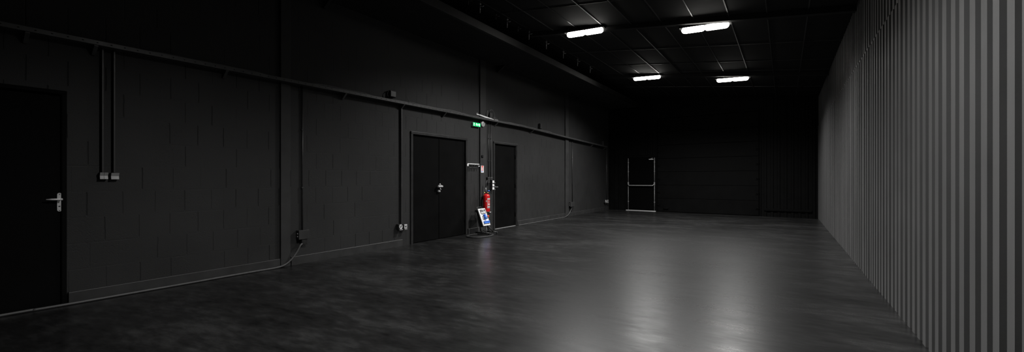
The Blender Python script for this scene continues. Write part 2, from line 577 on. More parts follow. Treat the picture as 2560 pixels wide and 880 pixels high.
m = MB(LW).tube([(la - .03, .03, lz + .028), (la - .025, .045, lz + .045), (la - .004, .045, lz + .05), (la + .008, .045, lz + .03), (la + .008, .045, lz + .01)], .009, 10, curve=True)
m.build('catch', M['lgrey'], hd)
m = MB(LW).tube([(la + .005, .03, lz - .02), (la + .012, .035, lz - .05), (la + .022, .035, lz - .068)], [.012, .01, .012], 10)
m.build('key', M['lgrey'], hd)
MB(LW).box(la - .035, la + .028, -.012, .028, lz - .115, lz - .072).build('lock_case', M['mgrey'], hd, bevel=.005)
MB(LW).lathe([(.006, 0), (.005, .003), (0, .004)], LW.p(D2[0] + .075, -.020, LW.px(1030, 567)[1]), 10, (1, 0, 0)).build('screw', M['alu'], d2)

d3 = empty('door_3', LW.p((D3[0] + D3[1]) / 2, 0, 0), 'narrow black single door right of the fire extinguisher', 'door', kind='structure')
door_frame(d3, D3, .05, .022)
MB(LW).box(D3[0] + .054, D3[1] - .054, -.062, -.024, .012, D3[2] - .054).build('leaf', M['door'], d3, bevel=.003)
MB(LW).box(D3[0] + .05, D3[1] - .05, -.09, .0, 0, .010).build('threshold', M['mgrey'], d3)
for zz in (.3, 1.05, 1.8):
    hinge(d3, D3[1] - .054, zz)
ka, kz = LW.px(1240.5, 467.5, .03)
m = MB(LW).tube([(ka, -.025, kz), (ka, .03, kz)], .009, 10).tube([(ka - .005, .032, kz), (ka + .07, .032, kz)], .008, 10)
m.box(ka - .02, ka + .02, -.024, -.018, kz - .1, kz + .04)
m.build('handle', M['mgrey'], d3)

# fire exit in the back wall
fd = empty('door_4', BW.p((FD0 + FD1) / 2, 0, 0), 'black fire exit door with steel push bar in the far wall', 'door', kind='structure')
m = MB(BW).box(FD0 - .07, FD0, 0, .03, 0, FDT + .07).box(FD1, FD1 + .06, 0, .03, 0, FDT + .07).box(FD0, FD1, 0, .03, FDT, FDT + .07)
m.build('frame', M['door'], fd, bevel=.004)
MB(BW).box(FD0 + .006, FD1 - .006, .0, .022, .02, FDT - .006).build('leaf', M['hole'], fd)
pa0, pz = BW.px(1570, 461, .08); pa1, _ = BW.px(1635.5, 461, .08)
for a in (pa0, pa1):
    m = MB(BW).tube([(a, .05, pz + .06), (a, .05, FDT - .02)], .013, 10)
    m.tube([(a, .05, .03), (a, .05, pz - .02)], .010, 10)
    for zz in (.35, 1.5, 1.85):
        m.box(a - .02, a + .02, .02, .055, zz - .012, zz + .012)
    m.build('bolt_rod', M['rod'], fd)
    MB(BW).box(a - .020, a + .020, .022, .075, pz - .02, pz + .09).build('bar_bracket', M['mgrey'], fd, bevel=.006)
m = MB(BW).tube([(pa0, .06, pz + .03), (pa0 + .005, .09, pz + .015), (pa0 + .05, .11, pz - .03), (pa0 + .12, .115, pz - .035), (pa1 - .12, .115, pz - .035), (pa1 - .05, .11, pz - .03), (pa1 - .005, .09, pz + .015), (pa1, .06, pz + .03)], .016, 10, curve=True)
m.build('push_bar', M['rod'], fd)
MB(BW).box(FD0 - .03, FD1 + .05, .0, .07, 0, .022).build('threshold', M['alu'], fd, bevel=.003)  # bright metal strip stands in for daylight under the door
ca, cz = BW.px(1628, 398, .06)
m = MB(BW).box(ca - .085, ca + .075, .022, .07, cz - .02, cz + .012)
m.tube([(ca - .02, .05, cz + .03), (ca + .04, .09, cz + .035), (ca + .05, .05, cz + .045)], .008, 8)
m.build('door_closer', M['lgrey'], fd, bevel=.004)

# big sectional door
sd = empty('door_5', BW.p((SD0 + SD1) / 2, 0, 0), 'wide black sectional lifting door in the far wall', 'door', kind='structure')
zt = 3.45
for k in range(7):
    z0, z1 = .02 + k * .49, .02 + (k + 1) * .49 - .008
    MB(BW).box(SD0 + .03, SD1 - .03, .0, .04, z0, z1).build('door_panel', M['door'], sd, bevel=.006)
for a, sg in ((SD0, 1), (SD1, -1)):
    m = MB(BW).prism([(a - .05 * sg, 0), (a + .03 * sg, 0), (a + .03 * sg, .09), (a + .022 * sg, .09), (a + .022 * sg, .03), (a - .05 * sg, .03)], 'z', 0, zt + .1)
    m.build('guide_track', M['door'], sd)
    for k in range(7):
        zz = .02 + k * .49 + .24
        m = MB(BW).box(a + .03 * sg, a + .13 * sg, .04, .055, zz - .05, zz + .05)
        m.tube([(a + .005 * sg, .065, zz), (a + .09 * sg, .065, zz)], .018, 10)
        m.build('roller_bracket', M['door'], sd)
MB(BW).box(SD0 - .05, SD1 + .05, 0, .06, zt + .02, zt + .14).build('lintel', M['door'], sd)
ga, gz = BW.px(1665, 521, .05)
m = MB(BW).box(ga - .12, ga + .12, .04, .055, gz - .05, gz + .05).tube([(ga - .09, .055, gz), (ga - .07, .09, gz), (ga + .07, .09, gz), (ga + .09, .055, gz)], .010, 8)
m.build('pull_handle', M['door'], sd)
# ------------------------------------------------------------------ cable tray along the left wall
tn = .125
tp = [LW.px(x, y, tn) for x, y in ((0, 50), (417, 133), (640, 179), (1150, 282), (1310, 314), (1416, 341), (1519, 366))]
d0 = (tp[1][1] - tp[0][1]) / (tp[1][0] - tp[0][0])
tp = [(-3.5, tp[0][1] - d0 * (tp[0][0] + 3.5))] + tp
tz = (tp[0][1] + tp[3][1]) / 2
tp = [(a, tz) if a < tp[4][0] else (a, z) for a, z in tp]
def tray_z(a):
    for (a0, z0), (a1, z1) in zip(tp, tp[1:]):
        if a <= a1: return z0 + (z1 - z0) * (a - a0) / (a1 - a0)
    return tp[-1][1]
tr = empty('cable_tray', LW.p(3, 0, tz - .04), 'long black perforated cable tray running along the block wall', 'cable tray')
m = MB(LW)
prof = [(.004, 0), (.004, -.042), (tn, -.042), (tn, 0), (tn - .012, 0), (tn - .012, -.006), (tn - .004, -.006), (tn - .004, -.036), (.008, -.036), (.008, 0)]
vs, fs = [], []
for a, z in tp:
    vs += [(a, n, z + dz) for n, dz in prof]
np_ = len(prof)
for i in range(len(tp) - 1):
    for k in range(np_):
        fs.append((i * np_ + k, i * np_ + (k + 1) % np_, (i + 1) * np_ + (k + 1) % np_, (i + 1) * np_ + k))
fs += [tuple(range(np_))[::-1], tuple(range((len(tp) - 1) * np_, len(tp) * np_))]
m.add(vs, fs)
m.mi = 1
a = .3
while a < 8.2:
    z = tray_z(a) - .021
    m.add([(a + .009 * math.cos(t), tn + .0006, z + 0.0045 * math.sin(t)) for t in [2 * math.pi * k / 8 for k in range(8)]], [tuple(range(8))])
    a += .105
m.build('channel', [M['tray'], M['hole']], tr)
for px_ in (60, 232, 560, 859, 1005, 1110, 1240, 1330, 1480, 1512):
    a, _ = LW.px(px_, 300, .06)
    z = tray_z(a) - .042
    m = MB(LW).prism([(.001, z), (.11, z), (.11, z - .012), (.02, z - .09), (.001, z - .09)], 'a', a, a + .03)
    m.build('bracket', M['tray'], tr)

# cables lying in the tray
def tray_cable(pa, pb, n, r, lift, label, wob=.014):
    a0, a1 = LW.px(pa, 300, n)[0], LW.px(pb, 300, n)[0]
    N = max(6, int((a1 - a0) / .22))
    pts = []
    for k in range(N + 1):
        a = a0 + (a1 - a0) * k / N
        e = 1 - abs(2 * k / N - 1) ** 6
        pts.append((a, n + random.uniform(-.008, .008), tray_z(a) - .030 + r + (lift + random.uniform(0, wob)) * e))
    m = MB(LW).tube(pts, r, 8, curve=True)
    tag(m.build('cable', M['cable']), label, 'cable', 'cables in the wall tray')
tray_cable(330, 690, .10, .012, .018, 'black cable lying in the tray left of the first column')
tray_cable(760, 940, .095, .014, .022, 'black cable bulging over the tray edge above the socket box')
tray_cable(960, 1180, .085, .013, .022, 'black cable lying in the tray above the double door')
tray_cable(1250, 1400, .09, .013, .018, 'black cable lying in the tray right of the white strip')
for pa, lab in ((957, 'left of the small wall box'), (1020, 'right of the small wall box'), (1153, 'above the double door')):
    a, _ = LW.px(pa, 260, .1)
    z = tray_z(a)
    m = MB(LW).tube([(a, .10, z - .012), (a + .012, .112, z + .012), (a - .006, .115, z + .05), (a - .045, .11, z + .11)], [.006, .005, .004, .003], 6, curve=True)
    tag(m.build('cable_tie', M['cable']), 'loose cable tie tail sticking up from the tray ' + lab, 'cable tie', 'cable ties on the tray')

# small boxes on the wall just above the tray
def wallbox(px_, py0, py1, w_, label, loop):
    a, _ = LW.px(px_, 300, .05); z1 = LW.px(px_, py0, .05)[1]; z0 = LW.px(px_, py1, .05)[1]
    root = empty('junction_box', LW.p(a, 0, z0), label, 'junction box', 'junction boxes above the tray')
    MB(LW).box(a - w_, a + w_, 0, .06, z0, z1).build('body', M['blackp'], root, bevel=.006)
    MB(LW).box(a - w_ * .92, a + w_ * .92, .06, .068, z0 + .006, z1 - .006).build('lid', M['conduit'], root, bevel=.004)
    if loop:
        m = MB(LW).tube([(a - w_, .03, z1 - .03), (a - w_ - .03, .04, z1 - .02), (a - w_ - .06, .05, z0 + .03), (a - w_ - .05, .06, z0 - .01)], .006, 8, curve=True)
        m.build('lead', M['rubber'], root)
wallbox(982, 227, 243, .065, 'small black box on the wall left of the double door, above the tray', True)
wallbox(1352, 309, 322, .05, 'small black box on the wall above the tray, left of the far column', False)
wallbox(1508, 353, 366, .05, 'small black box above the far end of the tray', False)

# ------------------------------------------------------------------ conduits, switches, sockets
def conduit(px_, py_end, r, label, n=None, square=False, straps=(.3, .7)):
    n = n or r
    a, _ = LW.px(px_, 400, n); z0 = LW.px(px_, py_end, n)[1]; z1 = tray_z(a) - .044
    root = empty('conduit', LW.p(a, 0, z0), label, 'conduit', 'conduits dropping from the tray')
    m = MB(LW)
    if square: m.box(a - r, a + r, 0, n * 2, z0, z1)
    else: m.tube([(a, n, z0), (a, n, z1)], r, 12)
    m.build('pipe', M['conduit'], root, bevel=.004 if square else 0)
    for t in straps:
        z = z0 + (z1 - z0) * t
        MB(LW).box(a - r * 1.5, a + r * 1.5, 0, n + r * 1.12, z - .010, z + .010).build('clip', M['conduit'], root, bevel=.003)
    return a
cond = 'thin black conduit '
conduit(255.5, 432, .008, cond + 'ending at the left double switch', n=.021, square=True, straps=())
conduit(284.5, 432, .008, cond + 'ending at the right single switch', n=.021, square=True, straps=())
conduit(756, 578, .011, cond + 'dropping to the box with the thick cable by the first column', n=.016)
conduit(1003, 562, .016, cond + 'dropping to the pair of sockets left of the double door', n=.018, square=True, straps=())
conduit(1221.5, 445, .010, cond + 'nearest the column, beside the extinguisher hose', n=.014)
conduit(1227, 445, .010, cond + 'ending at the box above the three small switches', n=.014)
conduit(1431, 507, .012, cond + 'dropping to the box by the far column', n=.016)
conduit(1516.5, 500, .014, cond + 'in the far corner of the block wall', n=.016)

def rocker_switch(p0, p1, py0, py1, gangs, label):
    n = .055
    a0, a1 = LW.px(p0, 440, n)[0], LW.px(p1, 440, n)[0]
    z1, z0 = LW.px(p0, py0, n)[1], LW.px(p0, py1, n)[1]
    root = empty('light_switch', LW.p((a0 + a1) / 2, 0, z0), label, 'light switch', 'surface mounted light switches')
    MB(LW).box(a0, a1, 0, n - .012, z0, z1).build('back_box', M['blackp'], root, bevel=.003)
    zm = (z0 + z1) / 2
    g = (a1 - a0) / gangs
    for k in range(gangs):
        b0, b1 = a0 + g * k + .0012, a0 + g * (k + 1) - .0012
        m = MB(LW).prism([(n - .012, z0 + .001), (n - .002, z0 + .001), (n - .014 + .006, zm), (n + .006, z1 - .001), (n - .012, z1 - .001)], 'a', b0, b1)
        m.build('rocker', M['switch'], root)
    return root
# the lower half of each rocker leans back and faces up a little, the upper half leans forward
def rocker_fix(): pass
rocker_switch(250, 271, 431, 448, 2, 'grey two-rocker light switch nearer the door')
rocker_switch(278, 298.5, 432, 448.5, 1, 'grey single-rocker light switch farther from the door')

# black socket box and its thick cable
def socket_box(pl, pr, py0, py1, label, depth, plug, cab_label, path, r, end):
    n = depth
    a0, a1 = LW.px(pl, 590, n)[0], LW.px(pr, 590, n)[0]
    z1, z0 = LW.px(pl, py0, n)[1], LW.px(pl, py1, n)[1]
    am = (a0 + a1) / 2
    root = empty('outlet_box', LW.p(am, 0, z0), label, 'outlet box', 'outlet boxes on the block wall')
    MB(LW).box(a0, a1, 0, n - .012, z0, z1).build('body', M['frame'], root, bevel=.006)
    MB(LW).box(a0 - .004, a1 + .004, n - .012, n, z0 - .004, z1 + .004).build('cover', M['col'], root, bevel=.005)
    for zz in (.3, .62):
        MB(LW).lathe([(.011, 0), (.010, .006), (.0, .007)], LW.p(a0, n * .5, z0 + (z1 - z0) * zz), 12, (0, -1, 0)).build('gland', M['mgrey'], root)
    pz = z0 - plug
    m = MB(LW).prism([(am + (a1 - am) * .75, z0 + .002), (am - (am - a0) * .35, z0 + .002), (am - (am - a0) * .35, pz + .02), (am - .0, pz), (am + (a1 - am) * .75, pz)], 'n', n * .25, n * .85)
    m.build('socket', M['blackp'], root, bevel=.006)
    pts = [(am - (am - a0) * .1, n * .6, pz + .01)]
    for i, (x, y, nn) in enumerate(path):
        a, z = LW.px(x, y, nn)
        pts.append((a, nn, max(z, r)))
    if end is not None: pts.append(end)
    tag(MB(LW).tube(pts, r, 10, curve=True).build('cable', M['cable']), cab_label, 'cable', 'thick cables along the wall foot')
b = .045
socket_box(748, 773, 577, 599, 'black outlet box right of the first column', .085, .085,
           'thick dark cable hanging to the floor and running along the wall past the near door',
           [(752, 612, .085), (742, 630, .08), (729, 648, .07), (712, 662, .06), (690, 671, .055), (640, 681, .05), (560, 697, .045), (480, 711, .05), (400, 724, .05), (300, 740, .05), (240, 750, .05), (172, 761, .048), (90, 774, .04), (0, 789, .035)],
           .0125, (-1.0, .04, .0125))
socket_box(1427, 1436, 506, 517, 'black outlet box right of the far column', .085, .085,
           'thick dark cable curving from the far outlet box to the floor beside the far column',
           [(1428, 523, .08), (1424, 532, .075), (1417, 540, .065), (1408, 545, .06), (1390, 550, .05), (1360, 554, .05), (1330, 558, .05), (1297, 564, .05)],
           .0095, None)

# pairs of power sockets
def power_socket(pl, pr, py0, py1, round_face, label, wall_n=0.0):
    n = .075
    a0, a1 = LW.px(pl, 568, n)[0], LW.px(pr, 568, n)[0]
    z1, z0 = LW.px(pl, py0, n)[1], LW.px(pl, py1, n)[1]
    am, zm = (a0 + a1) / 2, (z0 + z1) / 2
    root = empty('power_socket', LW.p(am, 0, z0), label, 'power socket', 'power sockets near the floor')
    MB(LW).box(a0, a1, wall_n, n - .01, z0, z1).build('back_box', M['frame'], root, bevel=.005)
    R = min(a1 - a0, z1 - z0) * .42
    if round_face:
        m = MB(LW).lathe([(R, 0), (R, .012), (R * .86, .016), (R * .78, .006), (0, .006)], LW.p(am, n - .012, zm), 20, (1, 0, 0))
        m.build('face', M['white'], root)
    else:
        MB(LW).box(am - R, am + R, n - .012, n + .004, zm - R * 1.1, zm + R * 1.1).build('face', M['lgrey'], root, bevel=.004)
    m = MB(LW).lathe([(R * .62, 0), (R * .62, .001)], LW.p(am, n - .005 if round_face else n + .0042, zm + .003), 16, (1, 0, 0))
    m.build('recess', M['mgrey'], root)
    for s_ in (-1, 1):
        MB(LW).lathe([(.004, 0), (.004, .001)], LW.p(am + s_ * .0095, n - .0038 if round_face else n + .0054, zm + .003), 8, (1, 0, 0)).build('pin_hole', M['hole'], root)
    MB(LW).box(am - R * .9, am + R * .9, n - .01, n + .012, z0 - .016, z0 + .002).build('flap_hinge', M['mgrey'], root, bevel=.003)
power_socket(997.5, 1007.5, 561, 574, True, 'round-faced white socket left of the double door')
power_socket(1010, 1018.5, 560.5, 572.5, False, 'square grey socket right beside the double door frame')
power_socket(1513.4, 1517.3, 499.5, 507, True, 'left one of two white sockets in the far corner')
power_socket(1518.4, 1521.4, 499.5, 506.8, False, 'right one of two white sockets, in the far corner')

# three small switches left of the far single door, boxes above them
sa = LW.px(1229.3, 460, .0)[0]
for i, (y0_, y1_) in enumerate(((451.5, 457.5), (460, 466), (468, 474))):
    n = .085
    a0, a1 = LW.px(1231.5, 460, n)[0], LW.px(1235.8, 460, n)[0]
    z1, z0 = LW.px(1233, y0_, n)[1], LW.px(1233, y1_, n)[1]
    lab = ['top one of three white-faced switch boxes beside the extinguisher', 'middle one of three white-faced switch boxes beside the extinguisher', 'bottom one of three white-faced switch boxes beside the extinguisher'][i]
    root = empty('switch_box', LW.p((a0 + a1) / 2, 0, z0), lab, 'switch box', 'white faced switch boxes')
    MB(LW).box(a0 - .006, a1 + .006, .0, n - .01, z0 - .008, z1 + .008).build('body', M['blackp'], root, bevel=.004)
    MB(LW).box(a0, a1, n - .01, n, z0, z1).build('face', M['white'], root, bevel=.003)
    m = MB(LW).tube([(a1 + .004, n - .005, z0 + .014), (a1 + .012, n + .01, z0 + .008), (a1 + .02, n + .018, z0 - .004)], .005, 8)
    m.build('toggle', M['mgrey'], root)
for px_, y0_, y1_, hw_, nm, mt in ((1222.5, 443, 458, .045, 'black box where the conduit nearest the extinguisher ends', 'blackp'), (1229.5, 443, 450, .05, 'dark grey box directly above the three white-faced switches', 'conduit')):
    a, _ = LW.px(px_, 448, .06); z1 = LW.px(px_, y0_, .06)[1]; z0 = LW.px(px_, y1_, .06)[1]
    root = empty('junction_box', LW.p(a, 0, z0), nm, 'junction box', 'junction boxes by the extinguisher')
    MB(LW).box(a - hw_, a + hw_, -.003, .055, z0, z1).build('body', M[mt], root, bevel=.005)
    MB(LW).box(a - hw_ * .9, a + hw_ * .9, .055, .064, z0 + .004, z1 - .004).build('lid', M['conduit'], root, bevel=.003)
# ------------------------------------------------------------------ exit sign, sounder, coat rail, safety sign
n = .065
a0, a1 = LW.px(1183.5, 311, n)[0], LW.px(1201.5, 311, n)[0]
z1, z0 = LW.px(1192, 306.8, n)[1], LW.px(1192, 316.2, n)[1]
ex = empty('exit_sign', LW.p((a0 + a1) / 2, 0, z0), 'lit green emergency exit sign below the cable tray', 'exit sign')
MB(LW).box(a0, a1, 0, n - .012, z0, z1).build('housing', M['lgrey'], ex, bevel=.004)
MB(LW).box(a0 + .002, a1 - .002, n - .012, n, z0 + .002, z1 - .002).build('panel', M['exitg'], ex, bevel=.004)
W_, H_ = a1 - a0, z1 - z0
def q(u, v): return (a0 + W_ * u, z0 + H_ * v)
MB(LW).prism([q(.24, .16), q(.44, .16), q(.44, .86), q(.24, .86)], 'n', n, n + .0008).build('doorway_mark', M['exitd'], ex)
m = MB(LW)                                     # running figure
m.prism([q(.33, .30), q(.37, .48), q(.30, .52), q(.31, .60), q(.42, .68), q(.46, .60), q(.44, .46), q(.47, .22), q(.43, .20), q(.41, .40), q(.37, .27)], 'n', n + .0008, n + .0018)
m.add([(q(.41 + .035 * math.cos(t), .78 + .09 * math.sin(t))[0], n + .0018, q(.41, .78 + .09 * math.sin(t))[1]) for t in [2 * math.pi * k / 12 for k in range(12)]], [tuple(range(12))])
m.build('running_figure', M['exitw'], ex)
m = MB(LW).prism([q(.53, .50), q(.62, .78), q(.62, .60), q(.74, .60), q(.74, .40), q(.62, .40), q(.62, .22)], 'n', n, n + .001)
m.build('arrow', M['exitw'], ex)
MB(LW).prism([q(.80, .16), q(.90, .16), q(.90, .84), q(.80, .84)], 'n', n, n + .001).build('door_mark', M['exitw'], ex)
MB(LW).prism([q(.05, .14), q(.13, .14), q(.13, .72), q(.17, .84), q(.03, .84), q(.05, .70)], 'n', n, n + .001).build('side_mark', M['exitw'], ex)

sa_, sz_ = LW.px(1208.3, 310.5, .07)
so_ = empty('alarm_sounder', LW.p(sa_, .035, sz_ - .06), 'round grey alarm sounder right of the green exit sign', 'alarm')
MB(LW).lathe([(.050, 0), (.062, .006), (.062, .028), (.056, .036), (0, .036)], LW.p(sa_, .035, sz_), 24, (1, 0, 0)).build('body', M['lgrey'], so_)
MB(LW).box(sa_ - .034, sa_ + .034, .071, .076, sz_ - .022, sz_ + .042).build('grille', M['mgrey'], so_, bevel=.004)
MB(LW).lathe([(.006, 0), (.005, .003), (0, .004)], LW.p(sa_, .071, sz_ - .042), 10, (1, 0, 0)).build('indicator', M['hole'], so_)

a0, z1 = LW.px(1168, 408.3, .03); a1, _ = LW.px(1199.5, 410.5, .03); z0 = LW.px(1168, 415, .03)[1]
cr = empty('coat_rail', LW.p((a0 + a1) / 2, 0, z0), 'white coat rail with black hooks between double door and column', 'coat rail')
MB(LW).box(a0, a1, 0, .022, z1 - .018, z1).build('rail', M['white'], cr, bevel=.003)
MB(LW).box(a0 + .0, a0 + .045, 0, .034, z0 - .004, z1 - .018).build('end_block', M['white'], cr, bevel=.004)
MB(LW).box(a1 - .05, a1, 0, .030, z0 - .002, z0 + .016).build('end_block', M['white'], cr, bevel=.003)
MB(LW).box(a0 + .045, a1 - .004, 0, .012, z0 + .004, z1 - .018).build('back_strip', M['hole'], cr)
for k in range(6):
    a = a0 + .075 + (a1 - a0 - .16) * k / 5
    m = MB(LW).tube([(a, .012, z1 - .03), (a, .03, z1 - .05), (a + random.uniform(-.006, .006), .034, z0 - .025), (a + random.uniform(-.008, .008), .05, z0 - .052), (a, .064, z0 - .04)], .009, 8, curve=True)
    m.build('hook', M['rubber'], cr)

cn = .036                                       # face of the column
a0, a1 = LW.px(1202.3, 423, cn)[0], LW.px(1209.2, 423, cn)[0]
z1, z0 = LW.px(1205.5, 414.3, cn)[1], LW.px(1205.5, 431.6, cn)[1]
ss = empty('safety_sign', LW.p((a0 + a1) / 2, cn, z0), 'small red, white and blue extinguisher sign on the column', 'sign')
MB(LW).box(a0, a1, cn - .0005, cn + .003, z0, z1).build('board', M['white'], ss)
W_, H_ = a1 - a0, z1 - z0
t_ = cn + .003
MB(LW).prism([q(.14, .84), q(.80, .84), q(.86, .97), q(.2, .98)], 'n', t_, t_ + .0008).build('red_band', M['signred'], ss)
m = MB(LW).prism([q(.40, .62), q(.62, .62), q(.64, .80), q(.52, .84), q(.38, .80)], 'n', t_, t_ + .0008)
m.prism([q(.44, .38), q(.60, .38), q(.60, .58), q(.44, .58)], 'n', t_, t_ + .0008)
for v in (.46, .56, .66, .74):
    m.prism([q(.12, v), q(.32, v), q(.32, v + .025), q(.12, v + .025)], 'n', t_, t_ + .0008)
    m.prism([q(.70, v), q(.88, v), q(.88, v + .025), q(.70, v + .025)], 'n', t_, t_ + .0008)
m.build('red_symbol', M['signred'], ss)
MB(LW).prism([q(.12, .31), q(.80, .28), q(.62, .40), q(.52, .34), q(.14, .36)], 'n', t_, t_ + .0008).build('red_shape', M['signred'], ss)
MB(LW).prism([q(.10, .14), q(.82, .12), q(.55, .18), q(.40, .27), q(.18, .25)], 'n', t_, t_ + .0008).build('blue_shape', M['signblue'], ss)

a, z = LW.px(1205.2, 391, cn)
root = empty('call_plate', LW.p(a, cn, z - .03), 'tiny black square plate on the column above the safety sign', 'plate')
MB(LW).box(a - .03, a + .03, cn - .004, cn + .018, z - .026, z + .026).build('body', M['hole'], root, bevel=.003)
MB(LW).box(a - .018, a + .018, cn + .018, cn + .022, z - .014, z + .014).build('button', M['blackp'], root, bevel=.003)

# ------------------------------------------------------------------ fire extinguisher
R = .078
ea, _ = LW.px(1216.2, 500, cn + .03 + R)
en = cn + .03 + R
ez0 = LW.px(1216, 531, en)[1]; ezs = LW.px(1216, 485, en)[1]
H = ezs - ez0
ep = LW.p(ea, en, ez0)
fe = empty('fire_extinguisher', ep, 'red fire extinguisher hung on the column beside the far single door', 'fire extinguisher')
MB().lathe([(R * .82, 0), (R * .97, .012), (R, .03), (R, H - .055), (R * .94, H - .03), (R * .74, H - .010), (R * .42, H), (R * .36, H + .012), (0, H + .012)], ep, 32).build('cylinder', M['red'], fe)
MB().lathe([(R * .84, -.004), (R * .99, .010), (R * .99, .022), (R * .8, .02)], ep, 32).build('base_ring', M['blackp'], fe)
top = ep + Vector((0, 0, H))
tocam = Vector((-ep.x, -ep.y, 0)).normalized()
rt = Vector((-tocam.y, tocam.x, 0))
if rt.dot(Vector((Cc, S, 0))) < 0: rt = -rt
def dirn(ph): return tocam * math.cos(ph) + rt * math.sin(ph)
def patch(ph0, ph1, z0, z1, lift, mat, name, N=10):
    m = MB()
    vs = []
    for k in range(N + 1):
        d = dirn(math.radians(ph0 + (ph1 - ph0) * k / N))
        for zz in (z0, z1):
            vs.append(ep + d * (R + lift) + Vector((0, 0, zz)))
    for k in range(N + 1):
        d = dirn(math.radians(ph0 + (ph1 - ph0) * k / N))
        for zz in (z0, z1):
            vs.append(ep + d * (R - .002) + Vector((0, 0, zz)))
    o = 2 * (N + 1)
    fs = [(2 * k, 2 * k + 2, 2 * k + 3, 2 * k + 1) for k in range(N)] + [(o + 2 * k, o + 2 * k + 1, o + 2 * k + 3, o + 2 * k + 2) for k in range(N)]
    fs += [(0, 1, o + 1, o), (2 * N, o + 2 * N, o + 2 * N + 1, 2 * N + 1)]
    fs += [(2 * k, o + 2 * k, o + 2 * k + 2, 2 * k + 2) for k in range(N)] + [(2 * k + 1, 2 * k + 3, o + 2 * k + 3, o + 2 * k + 1) for k in range(N)]
    m.add(vs, fs, False, True)
    return m.build(name, M[mat], fe)
lz0, lz1 = H * .24, H * .78
patch(14, 86, lz0, lz1, .0010, 'lgrey', 'label')
patch(20, 82, lz0 + .05, lz1 - .035, .0018, 'red', 'label_panel')
for k in range(6):
    zz = lz1 - .055 - k * .018
    patch(26, 60 + (k % 3) * 7, zz - .0035, zz, .0024, 'white', 'text_line')
patch(30, 66, lz0 + .07, lz0 + .105, .0024, 'white', 'label_picture')
patch(44, 56, lz0 + .076, lz0 + .098, .003, 'signred', 'label_flame')
patch(22, 80, lz0 + .008, lz0 + .022, .0018, 'mgrey', 'label_foot')
patch(-10, 8, H * .58, H * .58 + .035, .0012, 'silverlab', 'sticker')
m = MB().lathe([(.022, .010), (.030, .018), (.030, .045), (.020, .055), (.0, .055)], top, 16)
m.build('valve', M['blackp'], fe)
MB().lathe([(.013, 0), (.013, .018), (0, .019)], top + rt * .03 + tocam * .018 + Vector((0, 0, .03)), 12, tuple(tocam)).build('valve_plug', M['brass'], fe)
m = MB()
for dz, ln in ((.050, .10), (.028, .085)):
    m.tube([top - rt * .035 + Vector((0, 0, dz)), top + rt * .02 + Vector((0, 0, dz + .008)), top + rt * ln * .8 + Vector((0, 0, dz + .010 if dz > .04 else dz - .006))], .009, 8, world=True)
m.build('grip', M['blackp'], fe)
MB().tube([top + rt * .025 + Vector((0, 0, .066)), top + rt * .075 + Vector((0, 0, .076))], [.014, .012], 10, world=True).build('safety_clip', M['blue'], fe)
MB().lathe([(.016, 0), (.016, .012), (0, .013)], top - rt * .045 + tocam * .02 + Vector((0, 0, .03)), 12, tuple(tocam)).build('pressure_gauge', M['brass'], fe)
m = MB().tube([top - rt * .012 + Vector((0, 0, .05)), top - rt * .016 + Vector((0, 0, .14)), top - rt * .010 + Vector((0, 0, .22)), top + rt * .012 + Vector((0, 0, .32))], [.011, .012, .014, .011], 10, world=True, curve=False)
m.build('hose', M['rubber'], fe)
m = MB().tube([top - rt * .010 + tocam * .006 + Vector((0, 0, .055)), top - rt * .017 + tocam * .006 + Vector((0, 0, .145))], .0125, 10, world=True)
m.build('hose_sleeve', M['mgrey'], fe)
m = MB(LW).box(ea - .03, ea + .03, cn - .001, cn + .036, ezs - .11, ezs - .05)
m.build('wall_bracket', M['blackp'], fe, bevel=.004)
a, z = LW.px(1224.5, 530.5, .03)
tag(MB(LW).box(a - .02, a + .055, 0, .03, z - .010, z + .008).build('wall_clip', M['lgrey'], bevel=.003), 'small pale clip on the wall right of the extinguisher base', 'clip')

# ------------------------------------------------------------------ portable power board
py0, py1 = 7.505, 7.770
pb = empty('power_board', (-5.585, (py0 + py1) / 2, 0), 'portable power distribution board with blue sockets leaning on a black stand', 'power board')
pbx, pbz, ptx, ptz = -5.540, .195, -5.700, .570           # foot and head of the tilted face
vec = Vector((ptx - pbx, 0, ptz - pbz)); PH = vec.length; up = vec.normalized()
out = Vector((up.z, 0, -up.x))
class PF(Frame):
    def __init__(s): pass
    def p(s, a, n, z): return Vector((pbx, py0, pbz)) + Vector((0, 1, 0)) * a + out * n + up * z
P = PF(); PW = py1 - py0
MB(P).box(.004, PW - .004, -.10, -.03, .004, PH - .004).build('body', M['blackp'], pb, bevel=.008)
MB(P).box(0, PW, -.03, 0, 0, PH).build('front_lid', M['white'], pb, bevel=.014, seg=3)
wn_ = MB(P).prism([(.04, PH * .70), (.075, PH * .655), (PW - .075, PH * .655), (PW - .03, PH * .71), (PW - .03, PH * .90), (PW - .045, PH * .935), (.05, PH * .935), (.035, PH * .90)], 'n', -.002, .007)
wo = wn_.build('breaker_window', M['window'], pb, bevel=.003)
for k in range(2):
    b0 = .050 + k * .086
    MB(P).box(b0, b0 + .080, .006, .0085, PH * .70, PH * (.80 + .03 * k)).build('breaker', M['silverlab'], wo)
MB(P).box(.115, .185, .006, .0085, PH * .875, PH * .91).build('window_label', M['lgrey'], wo)
MB(P).box(.06, .10, .006, .0085, PH * .865, PH * .895).build('window_label', M['mgrey'], wo)
c = P.p(.118, 0, PH * .47)
MB(P).prism([(.045, PH * .36), (.10, PH * .34), (.155, PH * .40), (.155, PH * .57), (.06, PH * .57)], 'n', -.001, .012).build('socket_flange', M['mgrey'], pb, bevel=.004)
d = (out - up * .35).normalized()
so2 = MB().lathe([(.036, 0), (.042, .015), (.042, .05), (.036, .056), (.0, .056)], P.p(.128, .004, PH * .475), 20, tuple(d)).build('industrial_socket', M['blue'], pb)
